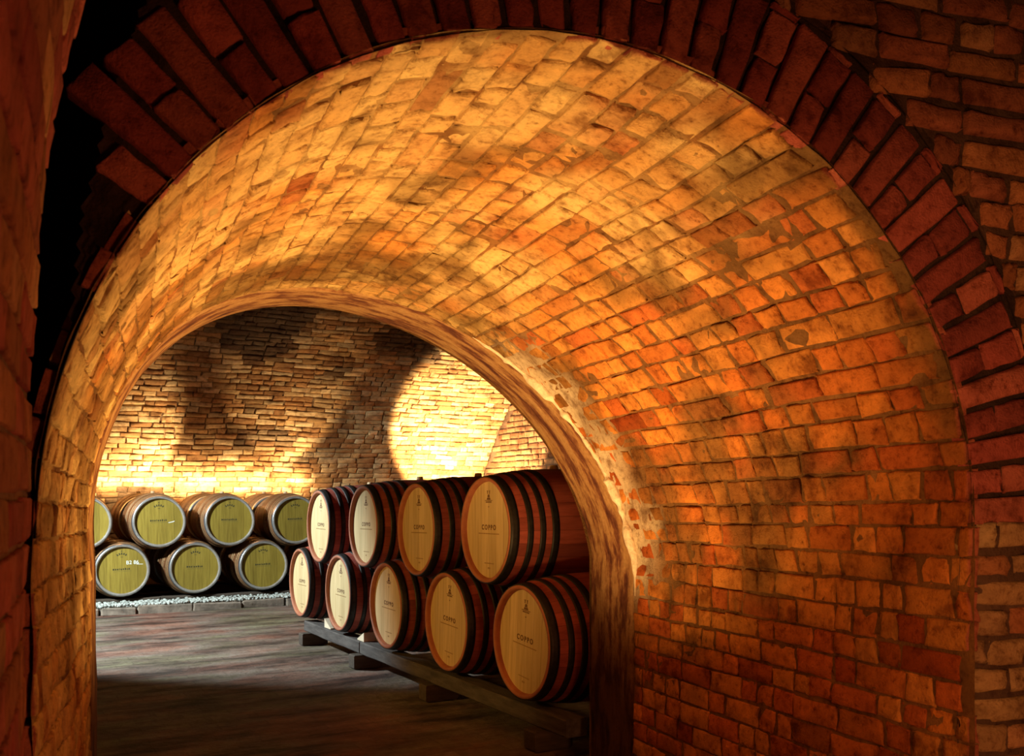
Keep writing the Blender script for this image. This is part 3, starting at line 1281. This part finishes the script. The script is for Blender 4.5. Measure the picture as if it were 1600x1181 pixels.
tv, tf = text_mesh('B2 86', .062, .0006, 1.0, .0006)
mb = MB()
mb.add([(p[0] + .0295, p[1] - .118, p[2] + .088) for p in tv], tf)
marks(mb, [[(.16, .064), (.235, .060), (.235, .066), (.16, .070)]], .0298, .0006)
o = mb.build('chalk_writing', M['chalk'], head_of(chalked))
o['label'] = 'white chalk writing'
mb = MB()
marks(mb, [[(.105, -.020), (.160, -.012), (.180, -.002), (.176, .004), (.150, -.004), (.105, -.012)]], .0298, .0006)
o = mb.build('chalk_dash', M['chalk'], head_of(front_top[1]))
o['label'] = 'white chalk dash'

# ================================================================== timber under the aisle stack
def timber(name, x0, x1, y0, y1, z0, z1, mat, label, cat, group=None, seg=8, along='y', bev=.008, jit=.004):
    """a sawn timber: swept rectangle with chamfers, a little bowed and uneven"""
    rr = random.Random(hash((round(x0, 3), round(y0, 3))) & 0xffff)
    sec = lambda w0, w1, h0, h1: [(w0 + bev, h0), (w1 - bev, h0), (w1, h0 + bev), (w1, h1 - bev), (w1 - bev, h1), (w0 + bev, h1), (w0, h1 - bev), (w0, h0 + bev)]
    v, f = [], []
    L0, L1 = (y0, y1) if along == 'y' else (x0, x1)
    cxm, cym = (x0 + x1) / 2, (y0 + y1) / 2
    for i in range(seg + 1):
        t = L0 + (L1 - L0) * i / seg
        jx, jz = rr.uniform(-jit, jit), -abs(rr.uniform(0, jit)) * .5
        base_ = sec(x0, x1, z0, z1) if along == 'y' else sec(y0, y1, z0, z1)
        for w, h in base_:
            hh = h if h < z0 + bev * 1.5 else h + jz
            w2 = w + jx + rr.uniform(-jit, jit) * .4
            v.append((w2 - cxm, t - cym, hh - z0) if along == 'y' else (t - cxm, w2 - cym, hh - z0))
    for i in range(seg):
        for k in range(8):
            a, b = i * 8 + k, i * 8 + (k + 1) % 8
            f.append((a, b, b + 8, a + 8))
    f.append(tuple(range(7, -1, -1)))
    f.append(tuple(seg * 8 + k for k in range(8)))
    mb = MB()
    mb.add(v, f)
    o = mb.build(name, mat)
    o.location = (cxm, cym, z0)
    tag(o, label, cat, group)
    return o


bt = ZLOW - brad(.165, RB) - .006                # top of the rail under the staves
BZ = .105                                       # blocks
for i, (ya, yb, lab) in enumerate([(3.98, 5.58, 'grey timber rail under the two barrels nearest the arch jamb'),
                                   (5.59, 6.90, 'grey timber rail length under the middle aisle barrels'),
                                   (6.91, 8.32, 'grey timber rail length at the far end under the cream-headed barrels')]):
    timber('timber_rail', XR + .035, XR + .165, ya, yb, BZ + .001, bt, M['beam'], lab, 'beam', 'rails under the aisle stack')
bt2 = bt
timber('timber_rail', XR + BL - .165, XR + BL - .035, 3.98, 8.32, BZ + .001, bt2, M['beam'], 'hidden timber rail behind the front rails, under the backs of the aisle barrels', 'beam', 'rails under the aisle stack')
blk = ['dark timber block under the rail nearest the arch jamb', 'upright timber block under the rail joint below the second aisle barrel',
       'dark timber block under the rail joint below the cream and tan barrels', 'dark timber block under the farthest end of the rail']
for i, y in enumerate((4.22, 5.58, 6.90, 8.20)):
    timber('timber_block', XR - .03, XR + .20, y - .055, y + .055, 0, BZ, M['beam_dark'], blk[i], 'block', 'blocks under the aisle rail', seg=2, jit=.003)
for y in (4.22, 6.2, 8.16):
    timber('timber_block', XR + BL - .20, XR + BL - .02, y - .055, y + .055, 0, BZ, M['beam_dark'], 'timber block under the hidden back rail of the aisle stack', 'block', 'blocks under the aisle stack back rail', seg=2, jit=.003)


def wedge(name, loc, size, rz, mat, label, tilt=0.0):
    l, w, h = size
    v = [(-l / 2, -w / 2, 0), (l / 2, -w / 2, 0), (l / 2, w / 2, 0), (-l / 2, w / 2, 0), (l / 2, -w / 2, h), (l / 2, w / 2, h), (-l / 2, -w / 2, h * .12), (-l / 2, w / 2, h * .12)]
    f = [(0, 3, 2, 1), (6, 4, 5, 7), (1, 2, 5, 4), (0, 6, 7, 3), (0, 1, 4, 6), (3, 7, 5, 2)]
    mb = MB()
    mb.add(v, f)
    o = mb.build(name, mat)
    o.location = loc
    o.rotation_euler = (0, tilt, rz)
    tag(o, label, 'wedge')
    return o


wedge('chock', (XR + .10, 7.72, bt + .001), (.16, .09, .075), PI / 2, M['wedge_pale'], 'pale wooden chock on the rail between the two cream-headed barrels')
wedge('chock', (XR + .10, 6.93, bt + .001), (.14, .09, .07), -PI / 2, M['wedge_pale'], 'pale wooden chock on the rail beside the cream-headed barrel, near the tan one')

# ================================================================== gravel bed, kerb and rails of the back stack
KY = 11.30
mb = MB()
x = -.6
rr = random.Random(4)
while x < 5.2:
    L = rr.uniform(.34, .62)
    mb.box(x + .006, x + L - .006, KY + rr.uniform(-.012, .008), KY + .16, -.02, .080 + rr.uniform(-.008, .008), .014, .009)
    x += L
structure(mb.build('trim_3', mat_flat('kerb_stone', (.20, .155, .12), .9, 0, 9, .5, .012)))
KYB = KY + .19


def gravel():
    r = np.random.default_rng(77)
    n = 2600
    xs, ys = r.uniform(-.1, 4.6, n), KY + .03 + (11.95 - KY) * r.random(n) ** 1.5
    sz = r.uniform(.012, .026, n)
    ph = (1 + 5 ** .5) / 2
    iv = np.array([(-1, ph, 0), (1, ph, 0), (-1, -ph, 0), (1, -ph, 0), (0, -1, ph), (0, 1, ph), (0, -1, -ph), (0, 1, -ph), (ph, 0, -1), (ph, 0, 1), (-ph, 0, -1), (-ph, 0, 1)]) / 1.9
    fi = np.array([(0, 11, 5), (0, 5, 1), (0, 1, 7), (0, 7, 10), (0, 10, 11), (1, 5, 9), (5, 11, 4), (11, 10, 2), (10, 7, 6), (7, 1, 8), (3, 9, 4), (3, 4, 2), (3, 2, 6), (3, 6, 8), (3, 8, 9), (4, 9, 5), (2, 4, 11), (6, 2, 10), (8, 6, 7), (9, 8, 1)])
    sc = r.uniform(.7, 1.3, (n, 1, 3)) * np.array([1, 1, .75])
    v = iv[None] * sz[:, None, None] * sc * r.uniform(.85, 1.15, (n, 12, 1))
    top = np.where(ys < KY + .16, .088, .060)
    v = v + np.stack([xs, ys, top + r.uniform(0, .016, n)], -1)[:, None, :]
    f = (fi[None] + (np.arange(n) * 12)[:, None, None]).reshape(-1, 3)
    # bed underneath
    o = mesh_obj('gravel', v.reshape(-1, 3), f, M['gravel'], smooth=False)
    o['kind'] = 'stuff'
    tag(o, 'strip of white gravel along the kerb in front of the back barrels', 'gravel')


gravel()
mb = MB()
mb.box(-.6, 5.2, KY + .15, 14.4, -.02, .050, .004)
structure(mb.build('trim_4', mat_flat('gravel_bedding', (.16, .15, .12), .95, 0, 30, .5, .01)))
zt = ZBL - brad(.20, RBB) - .006
lab = ['dark low rail under the chalk-marked barrel of the back stack', 'dark low rail under the olive barrels of the back stack', 'dark low rail under the hidden end of the back stack']
for i, (xa, xb) in enumerate([(.25, 1.95), (1.96, 3.35), (3.36, 4.5)]):
    timber('timber_rail', xa, xb, YB + .07, YB + .20, .0505, zt, M['beam_dark'], lab[i], 'beam', 'rails under the back stack', along='x')
for yy, w in ((YB + BL - .20, 'middle'), (YB2 + .08, 'rear'), (YB2 + BL - .2, 'last')):
    timber('timber_rail', .25, 4.5, yy, yy + .12, .0505, ZBL - max(brad(min(q - (YB if w == 'middle' else YB2), BL), RBB) for q in (yy, yy + .12)) - .006, M['beam_dark'],
           {'middle': 'dark rail in the shade under the backs of the lower front barrels', 'rear': 'dark rail in the shade under the fronts of the lower rear barrels', 'last': 'dark rail in the shade under the backs of the lower rear barrels'}[w], 'beam', 'rails under the back stack', along='x')

# ================================================================== light
def lamp(name, typ, loc, energy, color, aim=None, **kw):
    l = bpy.data.lights.new(name, typ)
    l.energy = energy
    l.color = color
    for k, v in kw.items():
        setattr(l, k, v)
    o = bpy.data.objects.new(name, l)
    link(o)
    o.location = loc
    if aim is not None:
        o.rotation_euler = (Vector(aim) - Vector(loc)).to_track_quat('-Z', 'Y').to_euler()
    return o


def mid(a, b):
    return tunnel(np.array([a]), np.array([b * P_TOT]), np.array([0.]))[0]


WARM = (1.0, .58, .19)
p = (mid(.67, 0.03) * .5 + mid(.67, .97) * .5)
# floodlight standing on the passage floor, turned up to the vault
lamp('passage_floodlight', 'SPOT', (p[0], p[1], .2), 430, WARM, aim=(p[0] + AX[0] * .65, p[1] + AX[1] * .65, 3), spot_size=math.radians(132), spot_blend=1, shadow_soft_size=.08)
# lamps behind the back stack
SUN_ = (1.0, .74, .40)
for (x, y, z, e, ax, ay, az, ss, bl) in [(2.35, 13.7, 1.27, 210, 1.75, 13.75, 2.2, 88, .5), (4.02, 13.7, 1.2, 130, 3.95, 13.6, 2.2, 70, .5), (6.25, 12.9, .7, 1700, 7.2, 13.6, 2.6, 96, .22)]:
    lamp('wall_washer', 'SPOT', (x, y, z), e, SUN_, aim=(ax, ay, az), spot_size=math.radians(ss), spot_blend=bl, shadow_soft_size=.05)
lamp('wall_strip', 'AREA', (2.55, 13.98, 1.42), 72, SUN_, aim=(2.55, 14.3, 1.60), shape='RECTANGLE', size=3.6, size_y=.06)
# cool work light out of view in the far cellar
lamp('work_light', 'SPOT', (-1.0, 9.6, 2.8), 1750, (.86, 1.0, 1.0), aim=(2.5, 9.9, .4), spot_size=math.radians(88), spot_blend=.3, shadow_soft_size=.12)
# warm lamp in the far cellar beside the opening
lamp('aisle_lamp', 'SPOT', (.1, 5.5, 1.15), 85, (1.0, .52, .10), aim=(2.56, 5.4, 1.10), spot_size=math.radians(66), spot_blend=.45, shadow_soft_size=.1)
# weak warm lamp on this side, plus an added unseen spot brightening the face
lamp('near_lamp', 'AREA', c2w(np.array(1.5), np.array(.2), np.array(-.75)), 20, (1.0, .36, .13), aim=c2w(np.array(.5), np.array(2.0), np.array(-.1)), size=.4)
lamp('near_fill_spot', 'SPOT', c2w(np.array(-.1), np.array(-.3), np.array(-.4)), 115, (1.0, .50, .17), aim=c2w(np.array(2.0), np.array(2.7), np.array(.25)), spot_size=math.radians(50), spot_blend=.8, shadow_soft_size=.1)

w = bpy.data.worlds.new('World')
SC.world = w
w.use_nodes = True
bg = w.node_tree.nodes.get('Background') or w.node_tree.nodes.new('ShaderNodeBackground')
bg.inputs[0].default_value = (.25, .04, .03, 1)
bg.inputs[1].default_value = .02

# ================================================================== camera
cam = bpy.data.cameras.new('camera')
cam.sensor_fit = 'HORIZONTAL'
cam.sensor_width = 36
cam.lens = 36 * F / 1600
cam.shift_y = (HY - 590.5) / 1600
cam.clip_start = .02
cam.dof.use_dof = True
cam.dof.focus_distance = 6.5
cam.dof.aperture_fstop = 9
co = bpy.data.objects.new('camera', cam)
link(co)
co.location = (0, 0, EYE)
co.rotation_euler = (PI / 2, 0, -YAW)
SC.camera = co
vs = SC.view_settings
vs.view_transform = 'Standard'
vs.look = 'None'
vs.exposure = 0
vs.gamma = 1
vs.use_curve_mapping = False
